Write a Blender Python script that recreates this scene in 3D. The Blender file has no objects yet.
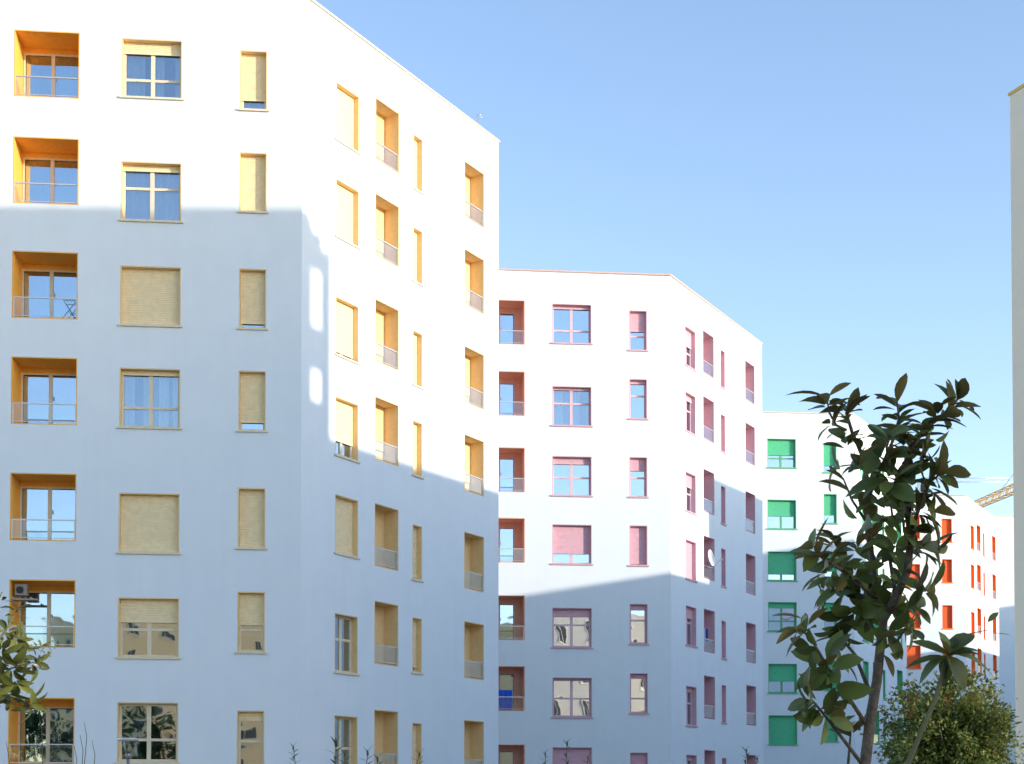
import bpy, math, random
from mathutils import Vector, Matrix
random.seed(7)
sc = bpy.context.scene
COL = sc.collection
R = math.radians

# ------------------------------------------------------------------ helpers
class MB:
    """collects faces; build() links them as one mesh object"""
    def __init__(self): self.v = []; self.f = []; self.m = []; self.sm = []
    def face(self, pts, mi=0, smooth=False):
        b = len(self.v); self.v += [tuple(p) for p in pts]
        self.f.append(tuple(range(b, b + len(pts)))); self.m.append(mi); self.sm.append(smooth)
    def box(self, a, b, mi=0):
        x0, y0, z0 = a; x1, y1, z1 = b
        n = len(self.v)
        self.v += [(x0,y0,z0),(x1,y0,z0),(x1,y1,z0),(x0,y1,z0),(x0,y0,z1),(x1,y0,z1),(x1,y1,z1),(x0,y1,z1)]
        for q in ((3,2,1,0),(4,5,6,7),(0,1,5,4),(1,2,6,5),(2,3,7,6),(3,0,4,7)):
            self.f.append(tuple(n+i for i in q)); self.m.append(mi); self.sm.append(False)
    def bar(self, p, q, r, r2=None, n=8, mi=0, caps=True):
        p = Vector(p); q = Vector(q); r2 = r if r2 is None else r2
        self.tube([p, q], [r, r2], n, mi, caps)
    def tube(self, pts, rad, n=8, mi=0, caps=True):
        pts = [Vector(p) for p in pts]; base = len(self.v); prev = None
        for i, p in enumerate(pts):
            d = (pts[min(i+1, len(pts)-1)] - pts[max(i-1, 0)]).normalized()
            if prev is None:
                a = d.cross(Vector((0,0,1)) if abs(d.z) < .9 else Vector((1,0,0))).normalized()
            else:
                a = (prev - d*prev.dot(d)).normalized()
            prev = a; b = d.cross(a)
            for k in range(n):
                t = 2*math.pi*k/n
                self.v.append(tuple(p + (a*math.cos(t) + b*math.sin(t))*rad[i]))
        for i in range(len(pts)-1):
            for k in range(n):
                k2 = (k+1) % n
                self.f.append((base+i*n+k, base+i*n+k2, base+(i+1)*n+k2, base+(i+1)*n+k)); self.m.append(mi); self.sm.append(True)
        if caps:
            self.f.append(tuple(base+k for k in range(n))[::-1]); self.m.append(mi); self.sm.append(False)
            e = base+(len(pts)-1)*n
            self.f.append(tuple(e+k for k in range(n))); self.m.append(mi); self.sm.append(False)
    def prism(self, poly, z0, z1, mi=0, top=True, bottom=True, skip=()):
        n = len(poly)
        for i in range(n):
            if i in skip: continue
            a, b = poly[i], poly[(i+1) % n]
            self.face([(a[0],a[1],z0),(b[0],b[1],z0),(b[0],b[1],z1),(a[0],a[1],z1)], mi)
        if top: self.face([(p[0],p[1],z1) for p in poly], mi)
        if bottom: self.face([(p[0],p[1],z0) for p in reversed(poly)], mi)
    def mesh(self, name, mats):
        me = bpy.data.meshes.new(name)
        me.from_pydata(self.v, [], self.f)
        for m in mats: me.materials.append(m)
        me.polygons.foreach_set('material_index', self.m)
        me.polygons.foreach_set('use_smooth', self.sm)
        me.update()
        return me
    def build(self, name, mats, parent=None):
        if not isinstance(mats, (list, tuple)): mats = [mats]
        return link(name, self.mesh(name, mats), parent)

def link(name, data, parent=None):
    o = bpy.data.objects.new(name, data); COL.objects.link(o)
    if parent is not None: o.parent = parent
    return o
def tag(o, label=None, cat=None, group=None, kind=None):
    if label: o['label'] = label
    if cat: o['category'] = cat
    if group: o['group'] = group
    if kind: o['kind'] = kind
    return o
def empty(name, loc, rz=0):
    o = link(name, None); o.location = loc; o.rotation_euler = (0, 0, rz); o.empty_display_size = .2
    return o

# ------------------------------------------------------------------ materials
def mat(name, col, rough=.7, var=.06, scale=6., bump=0., bscale=60., spec=.3, metal=0., col2=None, coat=0.):
    m = bpy.data.materials.new(name); m.use_nodes = True
    nt = m.node_tree; b = nt.nodes['Principled BSDF']
    b.inputs['Roughness'].default_value = rough
    b.inputs['Specular IOR Level'].default_value = spec
    b.inputs['Metallic'].default_value = metal
    if coat: b.inputs['Coat Weight'].default_value = coat
    tc = nt.nodes.new('ShaderNodeTexCoord')
    no = nt.nodes.new('ShaderNodeTexNoise'); no.inputs['Scale'].default_value = scale; no.inputs['Detail'].default_value = 6
    nt.links.new(tc.outputs['Object'], no.inputs['Vector'])
    rp = nt.nodes.new('ShaderNodeValToRGB')
    c2 = col2 or tuple(min(1, c*(1+var)) for c in col)
    c1 = tuple(c*(1-var) for c in col) if not col2 else col
    rp.color_ramp.elements[0].position = .3; rp.color_ramp.elements[1].position = .7
    rp.color_ramp.elements[0].color = (*c1, 1); rp.color_ramp.elements[1].color = (*c2, 1)
    nt.links.new(no.outputs['Fac'], rp.inputs['Fac'])
    nt.links.new(rp.outputs['Color'], b.inputs['Base Color'])
    if bump:
        n2 = nt.nodes.new('ShaderNodeTexNoise'); n2.inputs['Scale'].default_value = bscale; n2.inputs['Detail'].default_value = 4
        nt.links.new(tc.outputs['Object'], n2.inputs['Vector'])
        bp = nt.nodes.new('ShaderNodeBump'); bp.inputs['Strength'].default_value = bump; bp.inputs['Distance'].default_value = .02
        nt.links.new(n2.outputs['Fac'], bp.inputs['Height']); nt.links.new(bp.outputs['Normal'], b.inputs['Normal'])
    return m

def plaster_mat(name, col):
    """rendered facade: fine grain, faint streaks of weathering running down"""
    m = mat(name, col, rough=.9, var=.015, scale=1.3, bump=.25, bscale=45, spec=.15)
    nt = m.node_tree; b = nt.nodes['Principled BSDF']
    tc = [n for n in nt.nodes if n.type == 'TEX_COORD'][0]
    mp = nt.nodes.new('ShaderNodeMapping'); mp.inputs['Scale'].default_value = (2.2, 2.2, .12)
    n3 = nt.nodes.new('ShaderNodeTexNoise'); n3.inputs['Scale'].default_value = 1.6; n3.inputs['Detail'].default_value = 8
    nt.links.new(tc.outputs['Object'], mp.inputs['Vector']); nt.links.new(mp.outputs['Vector'], n3.inputs['Vector'])
    r3 = nt.nodes.new('ShaderNodeValToRGB'); r3.color_ramp.elements[0].position = .25; r3.color_ramp.elements[1].position = .55
    r3.color_ramp.elements[0].color = (.982, .98, .976, 1); r3.color_ramp.elements[1].color = (1, 1, 1, 1)
    nt.links.new(n3.outputs['Fac'], r3.inputs['Fac'])
    src = b.inputs['Base Color'].links[0].from_socket
    mx = nt.nodes.new('ShaderNodeMix'); mx.data_type = 'RGBA'; mx.blend_type = 'MULTIPLY'; mx.inputs['Factor'].default_value = 1
    nt.links.new(src, mx.inputs[6]); nt.links.new(r3.outputs['Color'], mx.inputs[7])
    nt.links.new(mx.outputs[2], b.inputs['Base Color'])
    return m

def glass_mat(name, tint=(.76, .87, 1.0), refl=.52, wob=.004, rmax=1., tcol=(.78, .86, .86)):
    m = bpy.data.materials.new(name); m.use_nodes = True
    nt = m.node_tree; nt.nodes.remove(nt.nodes['Principled BSDF']); out = nt.nodes['Material Output']
    g = nt.nodes.new('ShaderNodeBsdfGlossy'); g.inputs['Roughness'].default_value = .015; g.inputs['Color'].default_value = (*tint, 1)
    t = nt.nodes.new('ShaderNodeBsdfTransparent'); t.inputs['Color'].default_value = (*tcol, 1)
    lw = nt.nodes.new('ShaderNodeLayerWeight'); lw.inputs['Blend'].default_value = .35
    mr = nt.nodes.new('ShaderNodeMapRange'); mr.inputs['To Min'].default_value = refl; mr.inputs['To Max'].default_value = rmax
    nt.links.new(lw.outputs['Fresnel'], mr.inputs['Value'])
    mx = nt.nodes.new('ShaderNodeMixShader')
    nt.links.new(mr.outputs['Result'], mx.inputs['Fac']); nt.links.new(t.outputs['BSDF'], mx.inputs[1]); nt.links.new(g.outputs['BSDF'], mx.inputs[2])
    if wob:
        oi = nt.nodes.new('ShaderNodeNewGeometry')
        no = nt.nodes.new('ShaderNodeTexNoise'); no.inputs['Scale'].default_value = 1.1; no.inputs['Detail'].default_value = 1
        nt.links.new(oi.outputs['Position'], no.inputs['Vector'])
        bp = nt.nodes.new('ShaderNodeBump'); bp.inputs['Strength'].default_value = 1; bp.inputs['Distance'].default_value = wob
        nt.links.new(no.outputs['Fac'], bp.inputs['Height']); nt.links.new(bp.outputs['Normal'], g.inputs['Normal'])
    nt.links.new(mx.outputs['Shader'], out.inputs['Surface'])
    return m

def leaf_mat(name, top, under, rough=.35, trans=.25):
    m = bpy.data.materials.new(name); m.use_nodes = True
    nt = m.node_tree; b = nt.nodes['Principled BSDF']; out = nt.nodes['Material Output']
    b.inputs['Roughness'].default_value = rough; b.inputs['Specular IOR Level'].default_value = .35
    ge = nt.nodes.new('ShaderNodeNewGeometry')
    mx = nt.nodes.new('ShaderNodeMix'); mx.data_type = 'RGBA'
    mx.inputs[6].default_value = (*top, 1); mx.inputs[7].default_value = (*under, 1)
    nt.links.new(ge.outputs['Backfacing'], mx.inputs['Factor'])
    hs = nt.nodes.new('ShaderNodeHueSaturation')
    mr = nt.nodes.new('ShaderNodeMapRange'); mr.inputs['To Min'].default_value = .55; mr.inputs['To Max'].default_value = 1.5
    nt.links.new(ge.outputs['Random Per Island'], mr.inputs['Value']); nt.links.new(mr.outputs['Result'], hs.inputs['Value'])
    nt.links.new(mx.outputs[2], hs.inputs['Color']); nt.links.new(hs.outputs['Color'], b.inputs['Base Color'])
    tr = nt.nodes.new('ShaderNodeBsdfTranslucent'); nt.links.new(hs.outputs['Color'], tr.inputs['Color'])
    ms = nt.nodes.new('ShaderNodeMixShader'); ms.inputs['Fac'].default_value = trans
    nt.links.new(b.outputs['BSDF'], ms.inputs[1]); nt.links.new(tr.outputs['BSDF'], ms.inputs[2])
    nt.links.new(ms.outputs['Shader'], out.inputs['Surface'])
    return m

WALL = plaster_mat('white_plaster', (.74, .81, .84))
BEIGE = plaster_mat('beige_plaster', (.93, .79, .62))
TAN = plaster_mat('tan_plaster', (.75, .53, .27))
GLASS = glass_mat('window_glass')
CLEAR = glass_mat('clear_glass', refl=.26, tcol=(.9, .95, .97))
RAILGLASS = glass_mat('balustrade_glass', (.9, .97, 1), .05, 0, .28, (.96, .98, .98))
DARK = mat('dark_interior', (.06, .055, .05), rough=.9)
CURTAIN = mat('curtain_cloth', (.78, .77, .74), rough=.9)
METAL = mat('grey_metal', (.32, .33, .34), rough=.4, metal=.7)
STEEL = mat('pale_steel', (.62, .62, .6), rough=.35, metal=.6)
WHITEP = mat('white_paint', (.78, .78, .76), rough=.4)
BLACKP = mat('black_paint', (.03, .03, .032), rough=.45)
BLUE = mat('blue_cloth', (.01, .10, .62), rough=.7)
NAVY = mat('navy_cloth', (.03, .04, .16), rough=.8)
LILAC = mat('lilac_cloth', (.40, .42, .75), rough=.8)
YELLOW = mat('crane_yellow', (.88, .52, .12), rough=.5)
CREAMT = mat('yellow_trim', (.75, .5, .12), rough=.6)
BARK = mat('bark', (.13, .11, .085), rough=.9, var=.3, scale=30, bump=.5, bscale=80)
TWIG = mat('green_twig', (.12, .12, .06), rough=.8, var=.2)
MAGN = leaf_mat('magnolia_leaf', (.11, .15, .036), (.17, .145, .05), .42, .3)
BUSHL = leaf_mat('privet_leaf', (.15, .195, .045), (.19, .22, .065), .42, .3)
LEFTL = leaf_mat('laurel_leaf', (.10, .12, .03), (.12, .13, .04), .3, .25)
OLEAN = leaf_mat('oleander_leaf', (.06, .10, .045), (.09, .13, .07), .4, .25)
STREETL = leaf_mat('street_tree_leaf', (.03, .07, .02), (.05, .09, .03), .4, .3)

# ------------------------------------------------------------------ site frame
EF = Vector((.99534286, .09639813))         # along the front facades
ES = Vector((.49868825, .86678142))         # along the side facades
RF = math.atan2(EF.y, EF.x); RS = math.atan2(ES.y, ES.x)
EYE = 1.6
SUN_EL = 11.0
SX, SY = .91, -.415
_l = math.hypot(SX, SY); SX /= _l; SY /= _l
def ST(s, t): return (s*SX - t*SY, s*SY + t*SX)      # plan point from distance towards the sun and across it

# facade layout in metres: u0, width, height, kind, depth, heights of the seven openings' tops above the eye
T_BAL = [23.2, 19.95, 16.48, 13.28, 9.78, 6.58, 3.05]
T_MID = [23.1, 19.33, 16.14, 13.03, 9.24, 6.08, 2.93]
T_NAR = [22.9, 19.75, 16.17, 13.04, 9.46, 6.3, 2.7]
T_C1 = [22.75, 19.66, 15.9, 12.72, 9.62, 5.87, 2.66]
T_C2 = [23.13, 19.95, 16.45, 13.23, 9.71, 6.51, 2.95]
T_C3 = [22.78, 19.58, 16.02, 12.93, 9.37, 6.2, 2.62]
T_C4 = [23.1, 19.9, 16.37, 13.17, 9.64, 6.42, 2.87]
FRONT = [('bal', -8.61, 1.93, 2.03, 'balcony', 1.03, T_BAL), ('mid', -5.43, 1.80, 1.80, 'window', .29, T_MID), ('nar', -1.89, .82, 1.83, 'window', .29, T_NAR)]
SIDE = [('c1', 1.73, 1.23, 1.85, 'window', .29, T_C1), ('c2', 3.88, 1.38, 2.07, 'balcony', .57, T_C2), ('c3', 6.11, .58, 1.87, 'window', .29, T_C3), ('c4', 9.44, 1.38, 2.05, 'balcony', .57, T_C4)]
TRANS = {'mid': [.65, .41, .52, .64, .42, .52, .62], 'nar': [.62, .4, .5, .62, .4, .62, .5], 'c1': [.6, .4, .5, .62, .4, .42, .55], 'c3': [.5]*7}
LEN_F, LEN_S = 14.0, 11.87
CACHE = {}

def cached(key, fn):
    if key not in CACHE: CACHE[key] = fn()
    return CACHE[key]

def m_lining(w, h, d, mats, key, back=None):
    def f():
        b = MB(); t = .03; e = .002
        b.box((e, .001, 0+e), (t, d, h-e)); b.box((w-t, .001, 0+e), (w-e, d, h-e))
        b.box((t, .001, h-t), (w-t, d, h-e)); b.box((t, .001, e), (w-t, d, t))
        if back:      # back wall of a loggia, with the door's opening left in it
            x0, x1, zt = back
            b.box((e, d, e), (x0, d+.06, h-e)); b.box((x1, d, e), (w-e, d+.06, h-e)); b.box((x0, d, zt), (x1, d+.06, h-e))
        return b.mesh('reveal', mats)
    return cached(('lin', w, h, d, key), f)

def m_frame(w, h, d, fr, key, two, tz):
    def f():
        b = MB(); t = .065; o = .032
        y0, y1 = d-.06, d-.005
        b.box((o, y0, o), (o+t, y1, h-o)); b.box((w-o-t, y0, o), (w-o, y1, h-o))
        b.box((o+t, y0, o), (w-o-t, y1, o+t)); b.box((o+t, y0, h-o-t), (w-o-t, y1, h-o))
        zt = h*(1-tz)
        if two:
            c = w/2
            b.box((c-.06, y0-.004, o+t), (c+.06, y1, h-o-t))
            b.box((o+t, y0+.003, zt-.04), (c-.06, y1, zt+.04)); b.box((c+.06, y0+.003, zt-.04), (w-o-t, y1, zt+.04))
            for x in (.25, .75): b.box((w*x-.02, y0-.02, zt-.03), (w*x+.02, y0+.003, zt-.01))
        else:
            b.box((o+t, y0+.003, zt-.04), (w-o-t, y1, zt+.04))
        return b.mesh('window', [fr])
    return cached(('frm', w, h, d, key, two, tz), f)

def m_pane(w, h, d, n=2, gl=None, var=0):
    def f():
        b = MB(); a = .09
        k = n
        for i in range(k):
            x0 = a + (w-2*a)*i/k + (.02 if i else 0); x1 = a + (w-2*a)*(i+1)/k - (.02 if i < k-1 else 0)
            st = len(b.v); b.box((x0, d-.03, a), (x1, d-.022, h-a))
            ta, tb = random.uniform(-.006, .006), random.uniform(-.006, .006)     # no two leaves hang exactly true
            for q in range(st, len(b.v)):
                x, y, z = b.v[q]; b.v[q] = (x, y + ta*(x-x0)/(x1-x0) + tb*(z-a)/(h-2*a), z)
        return b.mesh('pane', [gl or GLASS])
    return cached(('pane', w, h, d, n, gl is None, var), f)

def m_shutter(w, h, d, frac, mt, key):
    def f():
        b = MB(); H = h*frac; n = max(1, round(H/.055)); p = H/n; z = h-.03
        x0, x1 = .034, w-.034
        y = d-.10
        for i in range(n):
            zt = z - i*p; pr = [(y+.012, zt), (y, zt-p*.25), (y-.003, zt-p*.6), (y+.004, zt-p*.93), (y+.014, zt-p)]
            for (ya, za), (yb, zb) in zip(pr, pr[1:]):
                b.face([(x0, yb, zb), (x1, yb, zb), (x1, ya, za), (x0, ya, za)])
        zb = z - H
        b.box((x0, y-.006, zb-.05), (x1, y+.02, zb))
        b.face([(x0, y+.03, zb), (x0, y+.03, z), (x1, y+.03, z), (x1, y+.03, zb)])
        return b.mesh('shutter', [mt])
    return cached(('sh', w, h, d, round(frac, 2), key), f)

def m_sill(w, mt, key):
    def f():
        b = MB(); b.box((-.07, -.055, -.045), (w+.07, -.001, .012)); b.box((.034, -.001, .0325), (w-.034, .2, .04))
        return b.mesh('sill', [mt])
    return cached(('sill', w, key), f)

def m_curtain(w, h, d, x0, x1, ztop):
    def f():
        b = MB(); n = max(8, int((x1-x0)/.022)); y = d+.12; zb = .05
        pts = []
        for i in range(n+1):
            x = x0 + (x1-x0)*i/n
            pts.append((x, y + .035*math.sin(x*44) + .02*math.sin(x*17+1)))
        for (xa, ya), (xb, yb) in zip(pts, pts[1:]):
            b.face([(xa, ya, zb), (xb, yb, zb), (xb, yb, ztop), (xa, ya, ztop)], 0, True)
        return b.mesh('curtain', [CURTAIN])
    return cached(('cur', w, h, x0, x1, ztop), f)

def m_rail(w, h, key, mt):
    def f():
        b = MB(); z = .62
        b.box((.032, .03, z), (w-.032, .07, z+.035)); b.box((.032, .04, .085), (w-.032, .06, .105))
        b.box((.032, .035, .032), (.06, .065, z)); b.box((w-.06, .035, .032), (w-.032, .065, z))
        return b.mesh('rail', [mt])
    return cached(('rail', w, key), f)
def m_balglass(w):
    def f():
        b = MB(); b.box((.062, .045, .107), (w-.062, .055, .618)); return b.mesh('balustrade', [RAILGLASS])
    return cached(('bg', w), f)

def m_door(w, h, d, fr, key, x0, x1, zt):
    def f():
        b = MB(); t = .055; y0, y1 = d-.012, d+.05
        c = (x0+x1)/2
        b.box((x0+.003, y0, .04), (x0+t, y1, zt-.003)); b.box((x1-t, y0, .04), (x1-.003, y1, zt-.003)); b.box((x0+t, y0, zt-t), (x1-t, y1, zt-.003))
        if x1-x0 > 1.0: b.box((c-.055, y0-.005, .04), (c+.055, y1, zt-t))
        b.box((x0+t, y0+.004, .04), (x1-t, y1-.004, .14))
        b.box((c+.08, y0-.04, 1.0), (c+.1, y0+.004, 1.12))
        return b.mesh('door_frame', [fr])
    return cached(('door', w, h, d, key), f)
def m_doorpane(x0, x1, zt, d):
    def f():
        b = MB(); c = (x0+x1)/2
        b.box((x0+.075, d+.02, .15), (c-.01 if x1-x0 > 1 else x1-.075, d+.028, zt-.08))
        if x1-x0 > 1: b.box((c+.01, d+.02, .15), (x1-.075, d+.028, zt-.08))
        return b.mesh('pane', [GLASS])
    return cached(('dp', x0, x1, zt, d), f)

def wall_facade(b, A, e, n_in, length, u_start, cols, z0, z1, dz):
    """one facade with its openings left as real holes"""
    def P(u, z): return (A.x + e.x*u, A.y + e.y*u, z)
    def quad(ua, ub, za, zb):
        if ub-ua > 1e-4 and zb-za > 1e-4: b.face([P(ua, za), P(ub, za), P(ub, zb), P(ua, zb)])
    cur = u_start
    for nm, u0, w, h, kind, d, tops in sorted(cols, key=lambda c: c[1]):
        quad(cur, u0, z0, z1)
        zc = z0
        for t in sorted(tops):
            zt = t + EYE + dz
            quad(u0, u0+w, zc, zt-h); zc = zt
        quad(u0, u0+w, zc, z1)
        cur = u0 + w
    quad(cur, u_start+length, z0, z1)

def apartment(A, dz, key, c_rev, c_bal, c_shut, c_frame, label, shut, curt=None, roof=24.7, openings=True, coping=None):
    A = Vector(A)
    root = empty('apartment_building', (A.x, A.y, 0))
    tag(root, label, 'building', 'white apartment blocks in a staggered row')
    z1 = roof + EYE + dz
    O = Vector((0, 0))
    E = ES*LEN_S; L = -EF*LEN_F; K = E + L
    nf = Vector((-EF.y, EF.x)); ns = Vector((-ES.y, ES.x))
    b = MB()
    fc, sd = (FRONT, SIDE) if openings else ([], [])
    wall_facade(b, O, EF, nf, LEN_F, -LEN_F, fc, 0, z1, dz)
    wall_facade(b, O, ES, ns, LEN_S, 0, sd, 0, z1, dz)
    b.face([(E.x,E.y,0),(K.x,K.y,0),(K.x,K.y,z1),(E.x,E.y,z1)])
    b.face([(K.x,K.y,0),(L.x,L.y,0),(L.x,L.y,z1),(K.x,K.y,z1)])
    b.face([(L.x,L.y,z1-.3),(O.x,O.y,z1-.3),(E.x,E.y,z1-.3),(K.x,K.y,z1-.3)])
    b.build('wall', WALL, root)
    # thin metal coping along the parapet, overhanging a little
    b = MB()
    def off(p, s): return Vector(p) + (p-(E+L)/2).normalized()*s
    outer = [off(p, .07) for p in (L, O, E, K)]; inner = [off(p, -.28) for p in (L, O, E, K)]
    for i in range(4):
        o1, o2, i1, i2 = outer[i], outer[(i+1) % 4], inner[i], inner[(i+1) % 4]
        za, zb = z1+.003, z1+.065
        b.face([(*o1, za), (*o2, za), (*o2, zb), (*o1, zb)]); b.face([(*i2, za), (*i1, za), (*i1, zb), (*i2, zb)])
        b.face([(*o1, zb), (*o2, zb), (*i2, zb), (*i1, zb)]); b.face([(*o2, za), (*o1, za), (*i1, za), (*i2, za)])
    b.build('coping', coping or c_rev, root)
    if not openings: return root
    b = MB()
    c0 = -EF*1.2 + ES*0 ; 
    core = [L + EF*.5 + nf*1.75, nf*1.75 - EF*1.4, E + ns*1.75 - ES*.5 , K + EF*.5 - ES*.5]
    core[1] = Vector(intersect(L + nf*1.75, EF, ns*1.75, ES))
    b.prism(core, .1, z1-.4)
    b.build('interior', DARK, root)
    for cols, e, rz, ni in ((FRONT, EF, RF, nf), (SIDE, ES, RS, ns)):
        for nm, u0, w, h, kind, d, tops in cols:
            for r, t in enumerate(tops):
                loc = (e.x*u0, e.y*u0, t + EYE + dz - h)
                def put(name, me, par):
                    o = link(name, me, par)
                    if par is root: o.location = loc; o.rotation_euler = (0, 0, rz)
                    return o
                if kind == 'window':
                    two = w > 1
                    fr = shut.get(nm, [.9]*7)[r]
                    wn = put('window', m_frame(w, h, d, c_frame, key, two, TRANS[nm][r]), root)
                    put('reveal', m_lining(w, h, d, [c_rev], key+'w'), wn)
                    put('sill', m_sill(w, c_rev if key != 'ochre' else c_frame, key), wn)
                    if fr < .97: put('pane', m_pane(w, h, d, 2 if two else 1, CLEAR if (nm, r) in (curt or {}) else None, (r*2 + len(key)) % 7), wn)
                    if fr > 0: put('shutter', m_shutter(w, h, d, min(fr, .955), c_shut, key), wn)
                    for (x0, x1) in (curt or {}).get((nm, r), []):
                        put('curtain', m_curtain(w, h, d, x0*w, x1*w, h-.1), wn)
                else:
                    bx = (((.06, w-.1, h-.2) if key == 'ochre' else (.12, w-.36, h-.24))) if w > 1.5 else (.06, .80, h-.2)
                    bl = put('balcony', m_lining(w, h, d, [c_bal if w > 1.5 else c_rev], key+'b', bx), root)
                    put('door_frame', m_door(w, h, d, c_frame, key, *bx), bl)
                    put('pane', m_doorpane(*bx, d), bl)
                    put('balustrade', m_balglass(w), bl)
                    put('rail', m_rail(w, h, key, STEEL), bl)
                    for (x0, x1) in (curt or {}).get((nm, r), []):
                        put('curtain', m_curtain(w, h, d, x0*w, x1*w, h-.3), bl)
    return root

def intersect(p, d, q, e):
    # 2d line intersection p+t*d = q+s*e
    den = d.x*e.y - d.y*e.x
    t = ((q.x-p.x)*e.y - (q.y-p.y)*e.x)/den
    return (p.x + d.x*t, p.y + d.y*t)

# ------------------------------------------------------------------ the five blocks
och_rev = mat('ochre_reveal', (.82, .59, .29), rough=.8, bump=.1)
och_bal = mat('ochre_loggia', (.88, .47, .085), rough=.8, bump=.1)
och_shut = mat('beige_shutter', (.88, .74, .46), rough=.55)
och_fr = mat('cream_frame', (.74, .65, .47), rough=.45)
mau_rev = mat('mauve_reveal', (.64, .41, .46), rough=.8, bump=.1)
mau_bal = mat('brick_loggia', (.80, .46, .34), rough=.8, bump=.1)
mau_shut = mat('mauve_shutter', (.72, .45, .51), rough=.55)
mau_fr = mat('mauve_frame', (.72, .50, .53), rough=.45)
gre_rev = mat('green_reveal', (.16, .50, .28), rough=.8, bump=.1)
gre_shut = mat('green_shutter', (.12, .57, .31), rough=.55)
gre_fr = mat('green_frame', (.12, .40, .22), rough=.45)
red_rev = mat('orange_reveal', (.85, .22, .03), rough=.8, bump=.1)
red_shut = mat('orange_red_shutter', (.84, .15, .04), rough=.55)
pink_cop = mat('pink_coping', (.70, .45, .38), rough=.6)
cream_cop = mat('cream_coping', (.72, .64, .52), rough=.6)

A1 = (-6.422, 45.413); A2 = (7.23, 68.1); A3 = (21.08, 92.1); A4 = (35.2, 116.0); A5 = (49.051, 139.5)
apartment(A1, 0, 'ochre', och_rev, och_bal, och_shut, och_fr,
    'tall white apartment block with ochre loggias and beige roller shutters, nearest on the left',
    {'mid': [.17, .08, .9, .05, .93, .36, 0], 'nar': [.76, 1, .85, .8, .93, .5, .12],
     'c1': [.87, 1, .86, .68, .92, 0, 0], 'c3': [1, .9, 1, .95, .9, .85, .8]},
    {('mid', 0): [(.06, .36), (.55, .68), (.86, .95)], ('mid', 1): [(.06, .48), (.52, .95)], ('mid', 3): [(.06, .22), (.36, .5), (.62, .78), (.85, .95)],
     ('nar', 0): [(.1, .9)], ('bal', 0): [(.1, .25), (.5, .8)], ('bal', 1): [(.1, .48), (.5, .85)]}, coping=cream_cop)
apartment(A2, -.55, 'mauve', mau_rev, mau_bal, mau_shut, mau_fr,
    'white apartment block with mauve window recesses and brick red loggias, second in the row',
    {'mid': [.06, .03, .14, .68, .17, .03, .5], 'nar': [.46, .06, .28, .9, .1, .08, 1],
     'c1': [.4, .12, .3, 1, .25, .1, .1], 'c3': [.9, .9, .8, .6, .9, .9, .9]},
    {('mid', 1): [(.06, .3), (.55, .72)]}, coping=pink_cop, roof=24.55)
apartment(A3, -.9, 'green', gre_rev, gre_rev, gre_shut, gre_fr,
    'white apartment block with green shutters, partly behind the magnolia',
    {'mid': [.5, .5, .72, .15, .55, 1, 1], 'nar': [.7, .65, .6, .4, .9, 1, 1], 'c1': [1, .8, 1, 1, 1, 1, 1], 'c3': [1]*7}, coping=cream_cop)
apartment(A4, -1.08, 'red', red_rev, red_rev, red_shut, red_rev,
    'white apartment block with bright orange-red shutters behind the round bush',
    {'mid': [1]*7, 'nar': [.9, 1, 1, 1, 1, 1, 1], 'c1': [1]*7, 'c3': [1]*7}, coping=pink_cop)
apartment(A5, 1.7, 'plain', och_rev, och_bal, och_shut, och_fr,
    'plain white block edge farthest off, between the orange-shuttered block and the beige wall', {}, openings=False, coping=cream_cop)

# ------------------------------------------------------------------ buildings across the street (they throw the shadows) and behind
def plain_block(poly, h, m, label, cap=None, wins=(), name='apartment_building', capw=.1, caph=.16):
    c = Vector((sum(p[0] for p in poly)/len(poly), sum(p[1] for p in poly)/len(poly)))
    root = empty(name, (c.x, c.y, 0)); tag(root, label, 'building')
    q = [Vector(p)-c for p in poly]
    b = MB(); b.prism(q, 0, h); b.build('wall', m, root)
    b = MB(); n = len(q)
    outer = [p + p.normalized()*capw for p in q]
    b.prism(outer, h+.003, h+caph); b.build('coping', cap or m, root)
    # windows on chosen edges: a frame standing proud of the wall with its pane
    if wins:            # windows in storeys on the walls that look the given way
        d0, rows, z0, dzr = wins; wins = []
        for i in range(n):
            e = (q[(i+1) % n]-q[i]).normalized()
            if Vector((e.y, -e.x)).dot(Vector(d0)) > .3: wins.append((i, max(1, int((q[(i+1) % n]-q[i]).length/3.3)), rows, z0, dzr))
    for (i, cols, rows, z0, dzr) in wins:
        a, d = q[i], q[(i+1) % n]-q[i]; L = d.length; d.normalize(); rz = math.atan2(d.y, d.x)
        for k in range(cols):
            for r in range(rows):
                u = L*(k+.5)/cols - .7
                w = link('window', cached(('pw',), _pw), root); w.location = (a.x+d.x*u, a.y+d.y*u, z0+r*dzr); w.rotation_euler = (0, 0, rz)
                g = link('pane', cached(('pwp',), _pwp), w)
    return root
def _pw():
    b = MB(); b.box((0,-.05,0),(.08,-.003,1.5)); b.box((1.32,-.05,0),(1.4,-.003,1.5)); b.box((.08,-.05,0),(1.32,-.003,.08)); b.box((.08,-.05,1.42),(1.32,-.003,1.5)); b.box((.67,-.05,.08),(.73,-.003,1.42))
    return b.mesh('window', [och_fr])
def _pwp():
    b = MB(); b.box((.08,-.03,.08),(.67,-.01,1.42)); b.box((.73,-.03,.08),(1.32,-.01,1.42)); return b.mesh('pane', [DARK])

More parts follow.
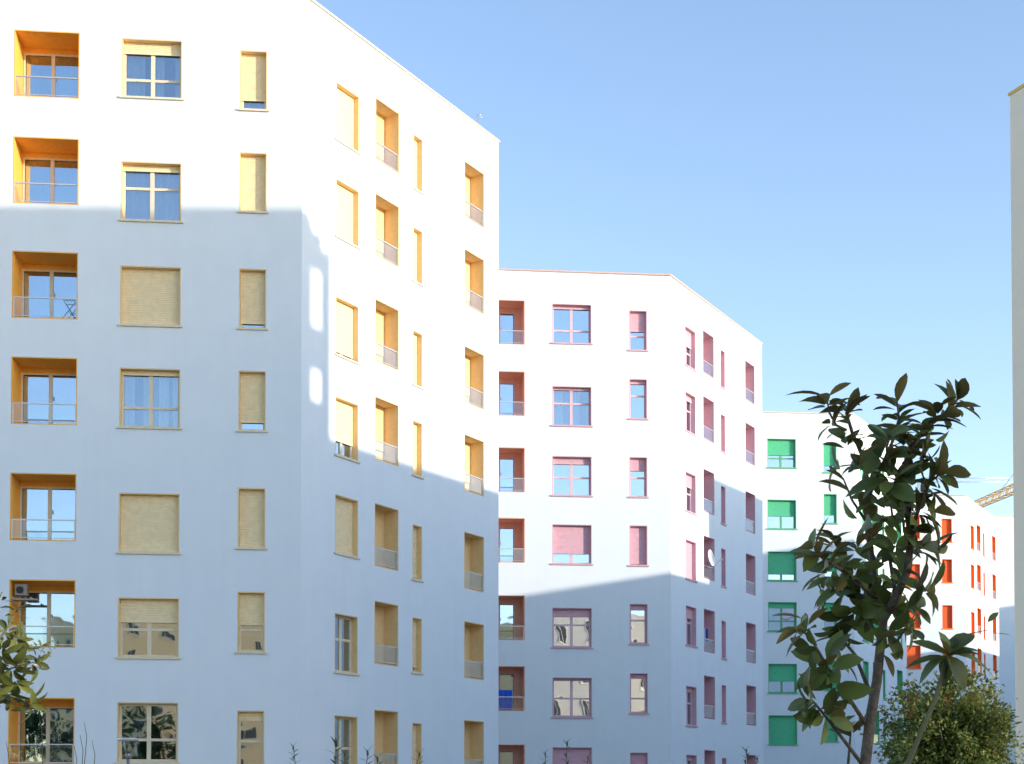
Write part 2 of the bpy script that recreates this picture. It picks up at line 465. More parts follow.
def ccw(poly):
    a = sum(poly[i][0]*poly[(i+1) % len(poly)][1]-poly[(i+1) % len(poly)][0]*poly[i][1] for i in range(len(poly)))
    return poly if a > 0 else poly[::-1]
plain_block(ccw([ST(7.5,33.4), ST(7.5,34.2), ST(14.3,38.95), ST(26,38.95), ST(26,33.4)]), 27.0, WALL,
    'tall white block across the street that shades the nearest facade', och_rev)
plain_block(ccw([ST(24,7.2), ST(24,17.9), ST(36,17.9), ST(36,7.2)]), 13.0, WALL, 'white block across the street that shades the magnolia', och_rev)
# unseen wall added to shape sunlight; its openings imitate sun thrown back by panes
b = MB(); s0 = 14.35
for (t0, t1, z0, z1) in ((38.93, 39.14, 0, 27.0), (39.62, 40.1, 0, 26.3), (39.14, 39.62, 25.6, 26.75), (39.14, 39.62, 22.5, 23.8), (39.14, 39.62, 0, 21.5)):
    poly = ccw([ST(s0, t0), ST(s0, t1), ST(s0+.3, t1), ST(s0+.3, t0)]); b.prism(poly, z0, z1)
o = b.build('sun_spot_wall', WALL); tag(o, 'added unseen wall across the street, its two openings shaping light spots on the nearest block', 'wall')
plain_block(ccw([ST(12,40.08), ST(12,55.1), ST(24,55.1), ST(24,40.08)]), 20.0-.16, WALL, 'low white block across the street with its long eave facing the row', och_rev)
plain_block(ccw([ST(12.01,55.05), ST(12.01,69.6), ST(24,69.6), ST(24,55.05)]), 18.5-.16, WALL, 'lowest white block across the street', mau_rev)
plain_block(ccw([ST(12,69.5), ST(12,95), ST(26,95), ST(26,69.5)]), 23.7-.16, WALL, 'broad white block across the street facing the green shutters', gre_rev)
plain_block(ccw([ST(12.01,94.9), ST(12.01,138), ST(25.9,138), ST(25.9,94.9)]), 19.0-.16, WALL, 'long white block across the street facing the orange shutters', red_rev)
plain_block(ccw([ST(12,137.9), ST(12,165), ST(26,165), ST(26,137.9)]), 25.0-.16, WALL, 'tall white block at the far end across the street', red_rev)
# the beige gable at the right edge of the picture
r0 = Vector((10.08, 30)); dn = Vector((.38, -.92)).normalized(); dp = Vector((-dn.y, dn.x))
plain_block(ccw([tuple(r0), tuple(r0+dn*12), (22.5, 17.5), (18.5, 21.5)]), 15.85, BEIGE,
    'beige building with a yellow roof edge at the right border', CREAMT, ((.7,.7), 5, 1.2, 3.0), capw=.05, caph=.07)
# behind the photographer: seen in the window panes only
plain_block(ccw([(-17,-58), (3,-72), (-6,-86), (-27,-72)]), 20.5, TAN, 'tan block behind the viewer mirrored in the windows', TAN, ((0,1), 6, 1.3, 3.1))
plain_block(ccw([(5,-72), (27,-92), (18,-106), (-4,-88)]), 21.5, TAN, 'long tan block behind the viewer mirrored in lower windows', TAN, ((0,1), 6, 1.3, 3.1))
plain_block(ccw([(24,-46), (42,-62), (34,-76), (16,-60)]), 24, TAN, 'third tan block behind the viewer', TAN, ((0,1), 7, 1.3, 3.1))

# ------------------------------------------------------------------ ground
def sheet(name, x0, x1, y0, y1, z, m):
    b = MB(); b.face([(x0,y0,z),(x1,y0,z),(x1,y1,z),(x0,y1,z)]); return tag(b.build(name, m), kind='structure')
gm = mat('paving_ground', (.19, .185, .17), rough=.9, var=.15, scale=2, bump=.2)
sheet('ground', -1500, 1500, -1500, 1500, 0, gm)
b = MB()
road = ccw([ST(2.5,-60), ST(9.5,-60), ST(9.5,200), ST(2.5,200)])
b.face([(*p, .004) for p in road]); tag(b.build('road', mat('asphalt', (.055,.055,.056), rough=.9, var=.2, scale=20, bump=.3)), kind='structure')
b = MB()
for s0, s1 in ((2.3, 2.5), (9.5, 9.7)): b.prism(ccw([ST(s0,-60), ST(s1,-60), ST(s1,200), ST(s0,200)]), 0.002, .13)
tag(b.build('kerb', mat('kerb_stone', (.38,.37,.35), rough=.85, bump=.3)), kind='structure')

# ------------------------------------------------------------------ plants
def leaf(b, base, d, up, L, W, droop=.25, fold=.18, n=4, mi=0):
    """one bent, folded leaf blade: an own island of faces"""
    d = d.normalized(); s = d.cross(up)
    if s.length < 1e-3: s = d.cross(Vector((1, .3, .2)))
    s.normalize(); nrm = s.cross(d).normalized()
    prof = [0.10, .66, .98, 1., .72, .0] if n >= 5 else [.15, .95, .9, .45, 0]
    k = len(prof)-1; st = len(b.v)
    for i, pw in enumerate(prof):
        t = i/k; c = base + d*(L*t) - nrm*(droop*L*t*t)
        if i == k: b.v.append(tuple(c))
        else:
            w = W*.5*pw
            b.v += [tuple(c - s*w + nrm*w*fold*2), tuple(c), tuple(c + s*w + nrm*w*fold*2)]
    for i in range(k):
        a = st+i*3
        if i == k-1:
            b.f += [(a, a+1, a+3), (a+1, a+2, a+3)]
        else:
            b.f += [(a, a+1, a+4, a+3), (a+1, a+2, a+5, a+4)]
        b.m += [mi]*2; b.sm += [True]*2
def rv(a=1.): return Vector((random.uniform(-a,a), random.uniform(-a,a), random.uniform(-a,a)))
UP = Vector((0,0,1))

# metres from the picture for plants: x, depth, height
def at(px, py, Y):
    tp = 1500/57000.; c = 1/math.sqrt(1+tp*tp); s = tp*c
    a = (px-512)/1500.; q = -(py-760.526)/1500.
    r = Vector((a, c-q*s, s+q*c)); r *= Y/r.y
    return Vector((r.x, r.y, r.z+EYE))

def whorl(b, c, axis, n, L, spread=1.0, W=.46, droop=.25, jit=.35):
    axis = axis.normalized(); x = axis.cross(Vector((.3,.5,.81))).normalized(); y = axis.cross(x)
    a0 = random.uniform(0, 6.28)
    for i in range(n):
        t = a0 + 2.4*i
        d = axis*random.uniform(.25, .8) + (x*math.cos(t)+y*math.sin(t))*spread + rv(jit*.5)
        l = L*random.uniform(.7, 1.15)
        leaf(b, c + axis*random.uniform(-.05,.02) + d.normalized()*.015, d, axis + rv(.4), l, l*W*random.uniform(.85,1.15), droop*random.uniform(.2,1.6), .16, 5)

Y0 = 7.9
mag = empty('magnolia_tree', at(866, 1104, Y0)); mag.location.z = 0
tag(mag, 'young magnolia with large dark glossy leaves in front of the green-shuttered block', 'tree')
ML = Vector(mag.location)
def loc(px, py, dy=0.): return at(px, py, Y0+dy) - ML
trunk_pts = [Vector((0,0,0)), loc(863,900), loc(865,764), loc(871,715), loc(877,680), loc(881,640), loc(884,618)]
b = MB(); b.tube(trunk_pts, [.045,.036,.030,.028,.026,.024,.022], 10)
b.build('trunk', BARK, mag)
branches = [   # points in the picture with depth offsets, start and end radius
    ([(884,618,0),(874,580,.05),(868,530,.1),(867,480,.1),(862,455,.1),(852,432,.08),(846,412,.05)], .022, .007),
    ([(884,618,0),(896,598,-.05),(908,570,-.1),(911,530,-.1),(905,490,-.1),(907,455,-.1),(925,428,-.1),(944,414,-.1),(957,400,-.1)], .026, .007),
    ([(867,500,.1),(880,470,.15),(893,440,.2),(899,418,.2),(897,402,.2)], .012,.005),
    ([(846,430,.05),(836,425,0),(829,412,0),(827,398,0)], .008,.004),
    ([(911,530,-.1),(920,505,-.2),(930,482,-.2),(940,474,-.2)], .012,.005),
    ([(905,490,-.1),(890,465,-.25),(885,440,-.3)], .012,.005),
    ([(878,600,0),(850,575,-.15),(825,560,-.25),(815,552,-.3)], .013,.005),
    ([(880,640,0),(855,600,.2),(840,585,.25),(826,590,.3)], .012,.005),
    ([(873,700,0),(855,655,.15),(843,640,.2),(838,625,.2)], .012,.005),
    ([(866,724,0),(845,692,-.1),(828,668,-.2),(812,640,-.25),(800,628,-.3)], .012,.005),
    ([(862,764,0),(840,735,-.15),(822,712,-.2),(812,700,-.2)], .011,.005),
    ([(848,764,.1),(850,740,.1),(851,728,.1)], .008,.004),
    ([(908,570,-.1),(918,575,-.2),(925,590,-.25)], .01,.004),
    ([(880,650,0),(898,640,-.1),(908,625,-.2)], .01,.004),
    ([(865,520,.1),(852,500,.2),(843,478,.2)], .009,.004),
    ([(911,545,-.1),(925,540,0),(932,552,.05)], .009,.004),
    ([(896,598,-.05),(890,560,.15),(893,520,.2),(890,500,.2)], .012,.005),
]
for pts, ra, rb in branches:
    P = [loc(*p) for p in pts]; n = len(P)
    b = MB(); b.tube(P, [ra+(rb-ra)*i/(n-1) for i in range(n)], 7)
    b.build('branch', BARK, mag)
fol = MB()
# leaf whorls: px, py, depth, leaves, leaf length, axis tilt
W = [(827,400,0,5,.17,(0,0,1)), (846,414,.05,7,.17,(-.2,0,1)), (834,426,0,5,.17,(-.7,-.2,.5)), (845,440,.05,6,.16,(-.2,-.2,.8)), (852,462,.08,5,.15,(-.5,0,.4)), (838,470,.2,4,.15,(-.8,.2,.1)),
     (897,404,.2,5,.16,(-.1,0,1)), (899,424,.2,6,.16,(-.2,-.2,.8)), (889,442,-.3,8,.19,(0,-.4,.7)), (880,460,-.2,7,.18,(-.4,-.3,.5)), (907,440,-.1,6,.17,(.1,-.2,.9)),
     (938,412,-.1,8,.17,(.1,0,1)), (957,401,-.1,7,.17,(.7,0,.8)), (948,414,-.1,5,.16,(.6,-.2,.3)), (925,428,-.1,7,.17,(.1,-.3,.8)), (932,440,-.15,4,.15,(.8,0,-.3)),
     (912,452,-.1,7,.17,(.2,-.4,.6)), (925,462,-.2,4,.14,(.7,-.2,-.1)), (940,474,-.2,6,.16,(.8,0,.3)), (928,488,-.2,6,.16,(.6,-.3,.3)), (905,478,-.15,8,.18,(0,-.5,.6)), (890,482,-.25,7,.18,(-.3,-.4,.5)),
     (880,500,.1,7,.17,(-.3,-.4,.5)), (900,505,-.15,8,.18,(.1,-.5,.5)), (868,488,.15,4,.16,(-.7,0,.3)), (918,512,-.2,7,.18,(.6,-.3,.3)), (890,522,.15,8,.18,(-.1,-.4,.5)), (908,532,-.15,7,.18,(.4,-.4,.3)),
     (932,512,-.2,4,.19,(.9,-.1,.1)), (862,520,.1,3,.17,(-.8,-.2,0)), (932,552,.05,4,.17,(.7,-.2,-.3)), (918,550,-.1,6,.17,(.5,-.4,.3)), (895,550,.1,8,.17,(0,-.4,.5)), (876,562,.1,7,.16,(-.2,-.4,.6)),
     (857,548,-.1,5,.15,(-.2,-.2,.9)), (835,543,-.2,8,.17,(-.1,0,1)), (815,552,-.3,8,.17,(-.4,-.1,.8)), (826,572,-.2,8,.17,(-.6,-.2,.5)), (842,562,-.15,8,.16,(-.2,-.4,.6)), (855,575,-.1,8,.16,(0,-.5,.5)),
     (826,594,.3,7,.17,(-.8,-.1,.0)), (842,590,.2,8,.17,(-.4,-.4,.3)), (862,592,.1,8,.17,(-.1,-.5,.4)), (880,588,.1,8,.17,(.1,-.5,.4)), (900,580,-.1,8,.17,(.3,-.4,.4)), (925,592,-.25,6,.17,(.8,-.2,.1)),
     (914,606,-.2,7,.17,(.5,-.4,.1)), (893,608,0,8,.18,(.1,-.6,.2)), (872,612,.1,8,.18,(-.2,-.6,.2)), (855,612,.15,6,.19,(-.3,-.5,-.4)), (843,622,.2,6,.19,(-.3,-.3,-.7)), (908,628,-.2,6,.16,(.6,-.3,-.2)), (890,634,-.1,5,.16,(.3,-.5,-.3)),
     (800,630,-.3,5,.17,(-.9,-.1,.4)), (806,622,-.3,3,.15,(-.1,0,.9)), (815,648,-.25,4,.16,(-.7,-.3,-.2)), (828,664,-.2,6,.17,(-.2,-.3,.2)), (843,662,.1,4,.18,(.5,0,.2)), (838,628,.2,4,.18,(-.2,-.2,-.6)), (834,688,-.15,5,.18,(-.3,-.4,-.5)),
     (812,700,-.2,7,.17,(-.8,-.2,.1)), (803,705,-.2,4,.16,(-.8,0,-.3)), (826,716,-.2,5,.17,(.1,-.3,-.1)), (851,730,.1,6,.14,(-.1,0,.6)), (862,728,.1,3,.12,(.3,0,.4)), (890,655,0,3,.15,(.9,-.1,-.3))]
for px, py, dy, n, L, ax in W:
    whorl(fol, loc(px, py, dy), Vector(ax), max(3, round(n*1.12)), L*.88*random.uniform(.7, 1.2), spread=.95)
# single leaves along the upper branches
for pts, ra, rb in branches:
    P = [loc(*p) for p in pts]
    for a, c in zip(P[1:], P[2:]):
        for k in range(2):
            q = a.lerp(c, random.random()); d = (c-a).normalized()*.5 + rv(1) + Vector((0,-.3,0))
            leaf(fol, q, d, UP + rv(.6), random.uniform(.11,.17), random.uniform(.05,.08), random.uniform(.1,.5), .16, 5)
fol.build('foliage', MAGN, mag)

# a lone shoot of a second magnolia rises in front of the round bush
sho = empty('magnolia_sapling', at(880, 1104, 7.4)); sho.location.z = 0
tag(sho, 'thin leaning magnolia shoot with one star of long leaves before the round bush', 'tree')
SL = Vector(sho.location)
def sl(px, py, Y=7.4): return at(px, py, Y) - SL
b = MB(); b.tube([Vector((0,0,0)), sl(893,880), sl(908,764), sl(922,730), sl(936,698), sl(944,668), sl(947,655)], [.02,.017,.0145,.013,.012,.011,.009], 8)
b.build('trunk', TWIG, sho)
fol = MB(); c = sl(947, 655)
for (ex, ey, L, W_, dr) in ((-42,-28,.25,.30,.15),(-8,-40,.2,.42,.1),(40,-42,.25,.36,.25),(60,-8,.30,.2,.35),(48,-30,.20,.3,.3),(-46,-2,.24,.28,.2),(-48,22,.24,.30,.25),(-20,28,.17,.4,.4),(10,44,.27,.42,.2),(34,40,.27,.38,.3),(20,26,.2,.4,.3),(-12,-20,.16,.45,.1),(14,-30,.16,.4,.1),(24,-16,.2,.34,.3)):
    d = Vector((ex, random.uniform(-26, 14), -ey)); leaf(fol, c + rv(.01), d, UP + Vector((0,-.8,0)) + rv(.3), L*random.uniform(.62,.88), L*W_*random.uniform(.7,1.05), dr*random.uniform(1.2,2.4), .16, 5)
leaf(fol, sl(990,634), Vector((1,-.3,.1)), UP, .10, .022, .2, .1, 5); leaf(fol, sl(988,622), Vector((.5,-.2,.6)), UP+Vector((0,-1,0)), .07, .035, .2, .1, 5)
b = MB(); b.tube([sl(948,650), sl(968,634), sl(988,630)], [.004,.003,.002], 5); b.build('branch', TWIG, sho)
fol.build('foliage', MAGN, sho)

def crown(b, c, rx, ry, rz, n, L, W_, clumps, mi=0, holes=.0):
    """many small leaves gathered in clumps over and through an uneven volume"""
    cl = []
    for i in range(clumps):
        d = rv().normalized(); r = random.uniform(.1, .9)**.7
        cl.append((Vector((c.x+d.x*rx*r, c.y+d.y*ry*r, c.z+d.z*rz*r)), random.uniform(.08, .22)*max(rx, rz)))
    for i in range(n):
        q, s = random.choice(cl)
        g = Vector((random.gauss(0,1), random.gauss(0,1), random.gauss(0,1)))*s*.62
        p = q + g
        d = (p - c).normalized()*.8 + rv(.9) + Vector((0,0,.1))
        l = L*random.uniform(.65, 1.25)
        leaf(b, p, d, UP + rv(.8), l, l*W_, .25, .2, 4, mi)

bc = at(950, 745, 20)
bush = empty('round_bush', (bc.x, bc.y, 0)); tag(bush, 'rounded dense evergreen shrub with small olive green leaves at lower right', 'shrub')
b = MB(); b.tube([(0,0,0),(.02,0,.7),(0,.03,1.5),(.03,0,2.2)], [.06,.05,.04,.02], 8)
for k in range(9):
    t = k*2.4; b.tube([(0,0,.9+.1*k), (.35*math.cos(t), .35*math.sin(t), 1.5+.1*k), (.7*math.cos(t), .7*math.sin(t), 1.9+.1*k)], [.025,.016,.006], 6)
b.build('trunk', BARK, bush)
b = MB(); crown(b, Vector((0,0,bc.z-.02)), 1.02, .95, 1.06, 21000, .066, .56, 190)
crown(b, Vector((0,.05,bc.z-.12)), .72, .7, .78, 9000, .07, .56, 160)
b.build('foliage', BUSHL, bush)

# laurel whose outer twigs reach in at the left border
lt = empty('laurel_tree', (-3.35, 8.1, 0)); tag(lt, 'laurel with drooping yellow-green leaves reaching in at the left border', 'tree')
LL = Vector(lt.location)
def ll(px, py, Y=8.0): return at(px, py, Y) - LL
b = MB(); b.tube([(0,0,0),(.03,0,1.0),(.0,.02,1.7),(.03,0,2.1),(.05,0,2.4)], [.06,.05,.04,.026,.010], 9); b.build('trunk', BARK, lt)
fol = MB()
tw = [[(-60,690),(-20,660),(5,632),(16,612)], [(-60,720),(-20,690),(12,668),(34,662)], [(-50,740),(-15,712),(8,695),(30,702)], [(-50,700),(-20,650),(-6,610),(2,592)], [(-40,690),(-10,672),(10,650),(38,648),(52,640)]]
for p in tw:
    P = [ll(x, y, 8.0+random.uniform(-.15,.15)) for x, y in p]; n = len(P)
    b = MB(); b.tube([Vector((0.03,0,P[0].z-.12))]+P, [.014]+[.01-.007*i/(n-1) for i in range(n)], 6); b.build('branch', TWIG, lt)
for (px, py, n, L, ax) in ((16,612,9,.10,(.2,-.1,.9)),(6,632,9,.13,(.2,-.3,.2)),(2,598,5,.08,(0,0,1)),(20,640,8,.12,(.5,-.3,-.2)),(0,655,9,.14,(.1,-.4,-.3)),(12,668,10,.14,(.2,-.4,-.5)),
        (34,664,8,.13,(.7,-.2,-.3)),(24,655,6,.12,(.4,-.2,.3)),(30,704,8,.13,(.5,-.2,-.6)),(8,697,9,.14,(.1,-.3,-.6)),(-4,685,9,.14,(-.1,-.3,-.3)),(16,684,7,.13,(.2,-.3,-.4)),(-12,660,9,.14,(-.2,-.2,0)),(-20,640,8,.14,(-.3,0,.3)),(-18,700,8,.14,(0,-.2,-.4)),(-35,670,10,.14,(-.3,0,.2)),(-40,640,8,.13,(-.3,0,.5)),(-45,700,8,.13,(-.2,0,-.2))):
    whorl(fol, ll(px, py, 8.0+random.uniform(-.2,.2)), Vector(ax), n, L*.78, 1.0, .38, .5)
for k in range(26):       # the rest of its crown, round the stem
    t = k*2.4; d = Vector((math.cos(t), math.sin(t), random.uniform(-.2,.8)))
    c = Vector((-.05 + d.x*.32, d.y*.42, 2.25 + d.z*.3 + random.uniform(-.25,.1)))
    if c.x < .22: whorl(fol, c, d, 9, .115, 1.0, .38, .5)
for (px, py) in ((38,648),(45,645),(52,640),(41,655),(48,652)):
    whorl(fol, ll(px, py), Vector((.7,-.1,.5)), 4, .045, 1, .4, .2)
fol.build('foliage', LEFTL, lt)

def oleander(px, Y, shoots, label):
    base = at(px, 1000, Y); base.z = 0
    root = empty('oleander_shrub', base); tag(root, label, 'shrub', 'oleander tips along the lower edge')
    fol = MB()
    for (sx, sy, L) in shoots:
        tip = at(sx, sy, Y+random.uniform(-.2,.2)) - base
        b = MB(); b.tube([(tip.x*.3, 0, 0), (tip.x*.7, tip.y*.5, tip.z*.55), tip], [.012,.009,.003], 6); b.build('stem', TWIG, root)
        for k in range(26):
            z = tip.z - .012 - k*L*.23; ph = k*2.4
            c = Vector((tip.x*(.7+.3*z/tip.z), tip.y*z/tip.z, z))
            d = Vector((math.cos(ph), math.sin(ph), .75 if k > 2 else 1.6)); leaf(fol, c, d, UP+rv(.2), L*random.uniform(.8,1.1), L*.2, .2, .15, 4)
    fol.build('foliage', OLEAN, root)
oleander(335, 14, [(293,745,.09),(336,741,.13),(368,750,.11),(420,752,.09),(345,752,.1),(378,757,.1)], 'oleander tips below the right facade of the ochre block')
oleander(560, 15, [(545,752,.08),(567,742,.09),(588,756,.07)], 'oleander tips below the mauve block front')
oleander(746, 15, [(746,749,.09),(757,757,.07)], 'oleander tip between the mauve and green blocks')

bs = at(78, 1000, 10); bs.z = 0
o = empty('bare_shrub', bs); tag(o, 'leafless thin twigs rising before the lowest left windows', 'shrub')
for i, (x, y) in enumerate(((84,722),(80,735),(92,740),(6,742),(74,745),(39,715))):
    p = at(x, y, 10+random.uniform(-.3,.3)) - bs
    b = MB(); b.tube([(p.x*.4, p.y*.3, 0), (p.x*.8-.01, p.y*.7, p.z*.7), p + Vector((.02,0,-.1)), p], [.006,.004,.0025,.0015], 5); b.build('twig', TWIG, o)

# trees behind the viewer, mirrored in the lowest panes
for (x, y, h) in ((-10.4, -15, 8.4), (-14, -14, 8.9), (-17.6, -16, 8.6), (-21.5, -15, 9.2)):
    o = empty('street_tree', (x, y, 0)); tag(o, 'broad green street tree behind the viewer', 'tree', 'street trees behind the viewer')
    b = MB(); b.tube([(0,0,0),(.05,0,h*.3),(0,.05,h*.6)], [.16,.12,.07], 8); b.build('trunk', BARK, o)
    b = MB(); crown(b, Vector((0,0,h*.62)), 2.2, 2.2, h*.36, 1500, .36, .6, 40); b.build('foliage', STREETL, o)

# ------------------------------------------------------------------ street lamp
lp = at(128, 764, 30); 
lamp = empty('street_lamp', (lp.x, lp.y, 0)); tag(lamp, 'slim dark street lamp with a cone lantern before the lowest left windows', 'street lamp')
zt = at(128, 738, 30).z
b = MB(); b.bar((0,0,0), (0,0,zt-.42), .05, .032, 10); b.bar((0,0,0), (0,0,.5), .075, .07, 10); b.build('post', METAL, lamp)
b = MB(); b.tube([(0,0,zt-.42),(0,0,zt-.32),(0,0,zt-.30)], [.04,.06,.03], 12)
for k in range(3):
    t = k*2.094+.3; b.bar((.04*math.cos(t), .04*math.sin(t), zt-.36), (.19*math.cos(t), .19*math.sin(t), zt-.05), .012, n=6)
b.build('bracket', METAL, lamp)
b = MB(); b.tube([(0,0,zt-.055),(0,0,zt-.02),(0,0,zt)], [.205,.215,.16], 16); b.build('lamp_head', STEEL, lamp)

# ------------------------------------------------------------------ balcony contents and roof things
def fpos(A, e, u, y, z):
    n = Vector((-e.y, e.x)); p = Vector(A) + e*u + n*y; return (p.x, p.y, z)
# folding drying rack in the third loggia of the ochre block
zb = T_BAL[2] + EYE - 2.03 + .035
o = empty('drying_rack', fpos(A1, EF, -6.95, .45, zb), RF); tag(o, 'dark folding drying rack in the corner of an upper ochre loggia', 'drying rack')
b = MB()
for y in (-.2, .2):
    b.bar((-.28,y,0), (.2,y,.62), .012, n=6); b.bar((.22,y,0), (-.2,y,.62), .012, n=6); b.bar((-.2,y,.62), (.2,y,.62), .01, n=6)
for x in (-.2, -.1, 0, .1, .2): b.bar((x,-.2,.62), (x,.2,.62), .006, n=5)
b.bar((-.05,-.2,.31),(-.05,.2,.31),.01,n=5)
b.build('frame', BLACKP, o)
# air conditioner under the soffit of the sixth loggia
zb = T_BAL[5] + EYE
o = empty('air_conditioner', fpos(A1, EF, -8.28, .3, zb-.5), RF); tag(o, 'white air conditioner unit hung under the ceiling of a low ochre loggia', 'air conditioner')
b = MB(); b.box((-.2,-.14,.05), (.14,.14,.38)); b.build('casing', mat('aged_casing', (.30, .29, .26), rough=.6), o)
b = MB(); b.tube([(-.06,-.145,.21),(-.06,-.15,.21)], [.11,.11], 16)
for k in range(4): b.box((-.16,-.156,.11+k*.06), (.06,-.15,.12+k*.06))
b.build('fan_grille', BLACKP, o)
b = MB(); b.box((-.3,-.17,-.05), (-.26,.16,-.003)); b.box((.24,-.17,-.05), (.28,.16,-.003)); b.box((-.45,-.2,-.09), (.45,.16,-.055)); b.build('bracket', METAL, o)
# satellite dish in the mauve block's side loggia
dz2 = -.55
zc = T_C2[3] + EYE + dz2 - 1.05
o = empty('satellite_dish', fpos(A2, ES, 4.4, -.2, zc), RS); tag(o, 'white satellite dish on a side loggia of the mauve block', 'satellite dish')
b = MB(); n = 20; rings = [(.0,.10),(.15,.088),(.3,.055),(.42,.0)]
ax = Vector((.02,-.98,.17)).normalized(); X = ax.cross(UP).normalized(); Yv = X.cross(ax)
pr = None
for r, dpt in rings:
    ring = [Vector((0,0,0)) - ax*dpt + (X*math.cos(6.2832*k/n) + Yv*math.sin(6.2832*k/n))*max(r,.002) for k in range(n)]
    if pr:
        for k in range(n):
            b.face([pr[k], pr[(k+1)%n], ring[(k+1)%n], ring[k]], 0, True)
            b.face([ring[k]-ax*.012, ring[(k+1)%n]-ax*.012, pr[(k+1)%n]-ax*.012, pr[k]-ax*.012], 0, True)
    pr = ring
b.build('reflector', WHITEP, o)
b = MB(); b.bar(-Yv*.42, ax*.45-Yv*.2, .014, n=6); b.box(tuple(ax*.45-Yv*.2-Vector((.04,.04,.05))), tuple(ax*.45-Yv*.2+Vector((.04,.04,.05)))); b.build('feed_arm', METAL, o)
b = MB(); b.bar(-ax*.1, -ax*.1+Vector((0,.2,-.42)), .022, n=6); b.bar(-ax*.1+Vector((0,.2,-.42)), (-.3,.12,-.44), .018, n=6); b.bar(-ax*.1+Vector((0,.2,-.42)), (.6,.12,-.44), .018, n=6); b.build('mount', METAL, o)
# laundry one floor below
zc = T_C2[4] + EYE + dz2 - 2.07 + .66
for du, w, hgt, m, nm, lab in ((.12, .34, .78, LILAC, 'towel', 'lilac towel hung on a side loggia rail of the mauve block'), (.44, .34, .62, NAVY, 'shirt', 'dark navy garment hung beside the lilac towel')):
    b = MB(); k = 8
    for i in range(k):
        xa, xb = w*i/k, w*(i+1)/k; ya, yb = .012*math.sin(xa*40), .012*math.sin(xb*40)
        for z0_, z1_ in ((-hgt+.5, .5),):
            b.face([(xa,ya-.02,z0_),(xb,yb-.02,z0_),(xb,yb-.02,z1_),(xa,ya-.02,z1_)],0,True)
            b.face([(xb,yb,z0_),(xa,ya,z0_),(xa,ya,z1_),(xb,yb,z1_)],0,True)
        b.face([(xa,ya-.02,.5),(xb,yb-.02,.5),(xb,yb,.5),(xa,ya,.5)]); b.face([(xa,ya,-hgt+.5),(xb,yb,-hgt+.5),(xb,yb-.02,-hgt+.5),(xa,ya-.02,-hgt+.5)])
    o = b.build(nm, m); o.location = fpos(A2, ES, 3.88+du, .12, zc); o.rotation_euler = (0,0,RS); tag(o, lab, 'laundry')
# blue sheet over a front loggia
zc = T_BAL[5] + EYE + dz2 - 2.03
b = MB(); k = 12; w = .62
for i in range(k):
    xa, xb = w*i/k, w*(i+1)/k; ya, yb = .014*math.sin(xa*30), .014*math.sin(xb*30)
    b.face([(xa,ya-.03,.05),(xb,yb-.03,.05),(xb,yb-.03,.95),(xa,ya-.03,.95)],0,True); b.face([(xb,yb,.05),(xa,ya,.05),(xa,ya,.95),(xb,yb,.95)],0,True)
    b.face([(xa,ya-.03,.95),(xb,yb-.03,.95),(xb,yb,.95),(xa,ya,.95)])
o = b.build('tarpaulin', BLUE); o.location = fpos(A2, EF, -7.86, .1, zc); o.rotation_euler = (0,0,RF); tag(o, 'bright blue sheet hung inside a front loggia of the mauve block', 'sheet')
# thin antenna on the first roof
p = fpos(A1, ES, 10.75, .2, 24.7+EYE-.3)
o = empty('roof_antenna', p); tag(o, 'thin pale aerial on the roof of the ochre block', 'antenna')
b = MB(); b.bar((0,0,0), (0,0,.95), .014, .01, 6); b.build('mast', STEEL, o)
b = MB(); b.bar((-.14,0,.85), (.14,0,.85), .008, n=5); b.bar((-.1,0,.93), (.1,0,.93), .008, n=5); b.build('crossbar', STEEL, o)

# ------------------------------------------------------------------ cranes far behind
def lattice(b, p, q, w, n, mi=0, r=.09):
    p = Vector(p); q = Vector(q); d = (q-p).normalized(); s = d.cross(UP)
    if s.length < .01: s = Vector((1,0,0))
    s.normalize(); u = s.cross(d)
    cs = [s*w/2 - u*w/2, -s*w/2 - u*w/2, -s*w/2 + u*w/2, s*w/2 + u*w/2]
    for c in cs: b.bar(p+c, q+c, r, n=5, mi=mi)
    for i in range(n):
        a = p + (q-p)*(i/n); e = p + (q-p)*((i+1)/n)
        for k in range(4):
            c1, c2 = cs[k], cs[(k+1) % 4]
            b.bar(a+c1, e+c2, r*.6, n=4, mi=mi) if i % 2 else b.bar(a+c2, e+c1, r*.6, n=4, mi=mi)
            b.bar(e+c1, e+c2, r*.5, n=4, mi=mi)
Yc = 240
cb = at(1040, 478, Yc)
cr = empty('tower_crane', (cb.x, cb.y, 0)); tag(cr, 'yellow lattice crane jib beside the beige wall at right', 'crane')
CB = Vector((cb.x, cb.y, 0))
b = MB(); lattice(b, (0,0,0), (0,0,cb.z+6), 1.6, 26); b.build('mast', YELLOW, cr)
tip = at(974, 506, Yc+60) - CB
b = MB(); lattice(b, (0,0,cb.z), tip, 1.35, 18, r=.085); b.build('jib', YELLOW, cr)
b = MB(); b.bar((0,0,cb.z+6), tip*.62 + Vector((0,0,cb.z*.38)), .06, n=4); b.build('tie_bar', METAL, cr)
Yc = 330
cb = at(921, 480, Yc)
cr = empty('tower_crane', (cb.x, cb.y, 0)); tag(cr, 'faint pale crane boom stretched level between the magnolia and beige wall', 'crane')
CB = Vector((cb.x, cb.y, 0))
b = MB(); lattice(b, (0,0,0), (0,0,cb.z), 1.2, 30, r=.07); b.build('mast', STEEL, cr)
e = at(1016, 480, Yc) - CB
b = MB(); b.bar((0,0,cb.z+.45), e+Vector((0,0,.45)), .085, n=5); b.bar((0,0,cb.z-.45), e+Vector((0,0,-.45)), .085, n=5)
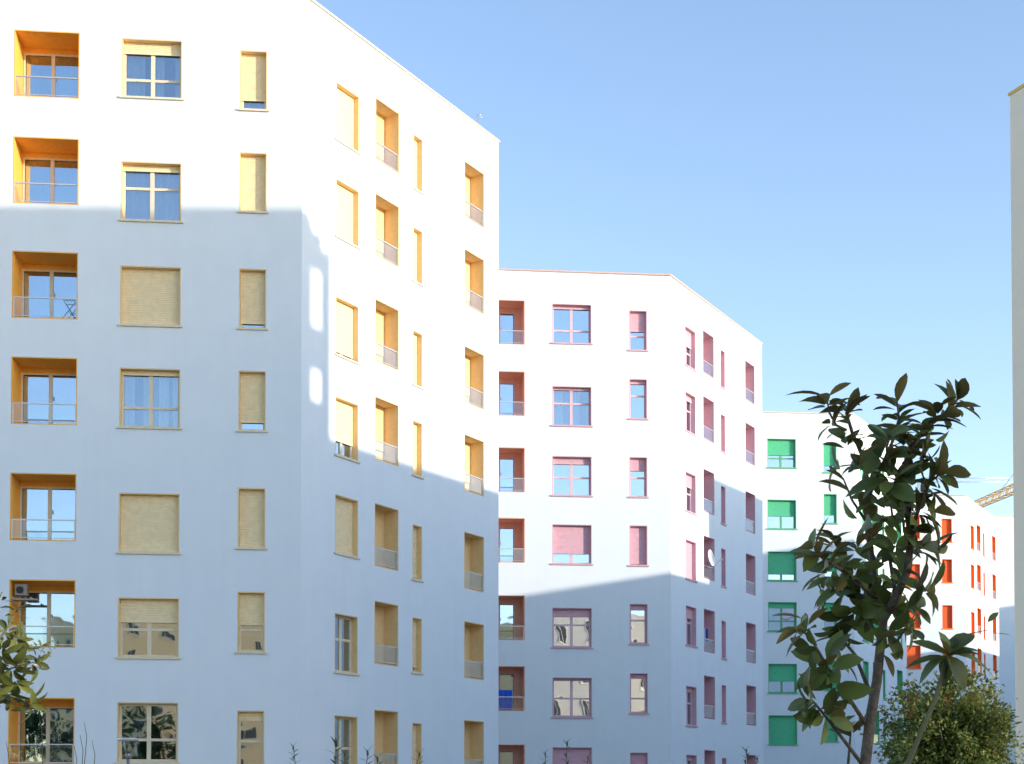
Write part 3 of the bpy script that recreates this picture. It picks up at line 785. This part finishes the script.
for i in range(24):
    a = Vector((0,0,cb.z)).lerp(e, i/24); c = Vector((0,0,cb.z)).lerp(e, (i+1)/24); s = .45 if i % 2 else -.45
    b.bar(a+Vector((0,0,s)), c-Vector((0,0,s)), .03, n=4)
b.build('jib', STEEL, cr)

# ------------------------------------------------------------------ light
w = bpy.data.worlds.new('World'); sc.world = w; w.use_nodes = True
nt = w.node_tree; bg = nt.nodes['Background']
sky = nt.nodes.new('ShaderNodeTexSky'); sky.sky_type = 'NISHITA'; sky.sun_disc = False
sky.sun_elevation = R(SUN_EL); sky.sun_rotation = math.atan2(SX, SY)
sky.air_density = 1.0; sky.dust_density = .5; sky.ozone_density = 1.2; sky.altitude = 0
gain = nt.nodes.new('ShaderNodeMix'); gain.data_type = 'RGBA'; gain.blend_type = 'MULTIPLY'; gain.inputs['Factor'].default_value = 1
gain.inputs[7].default_value = (.95, .945, 1.04, 1)      # white balance of the sky light
nt.links.new(sky.outputs['Color'], gain.inputs[6]); nt.links.new(gain.outputs[2], bg.inputs['Color']); bg.inputs['Strength'].default_value = .15
sd = bpy.data.lights.new('sun', 'SUN'); sd.energy = 2.0; sd.angle = R(.5); sd.color = (1, .87, .74)
so = link('sun', sd)
S3 = Vector((SX*math.cos(R(SUN_EL)), SY*math.cos(R(SUN_EL)), math.sin(R(SUN_EL))))
so.rotation_euler = S3.to_track_quat('Z', 'Y').to_euler(); so.location = (40, -20, 60)

# ------------------------------------------------------------------ camera
cd = bpy.data.cameras.new('camera'); cam = link('camera', cd); sc.camera = cam
cd.sensor_width = 36; cd.lens = 36*1500/1024; cd.sensor_fit = 'HORIZONTAL'
cd.shift_y = (760.526-382)/1024
cd.clip_end = 4000; cd.clip_start = .1
cam.location = (0, 0, EYE); cam.rotation_euler = (math.pi/2 + math.atan(1500/57000.), 0, 0)
sc.view_settings.view_transform = 'Standard'; sc.view_settings.look = 'None'
sc.view_settings.exposure = 1.42; sc.view_settings.gamma = 1
sc.render.film_transparent = False
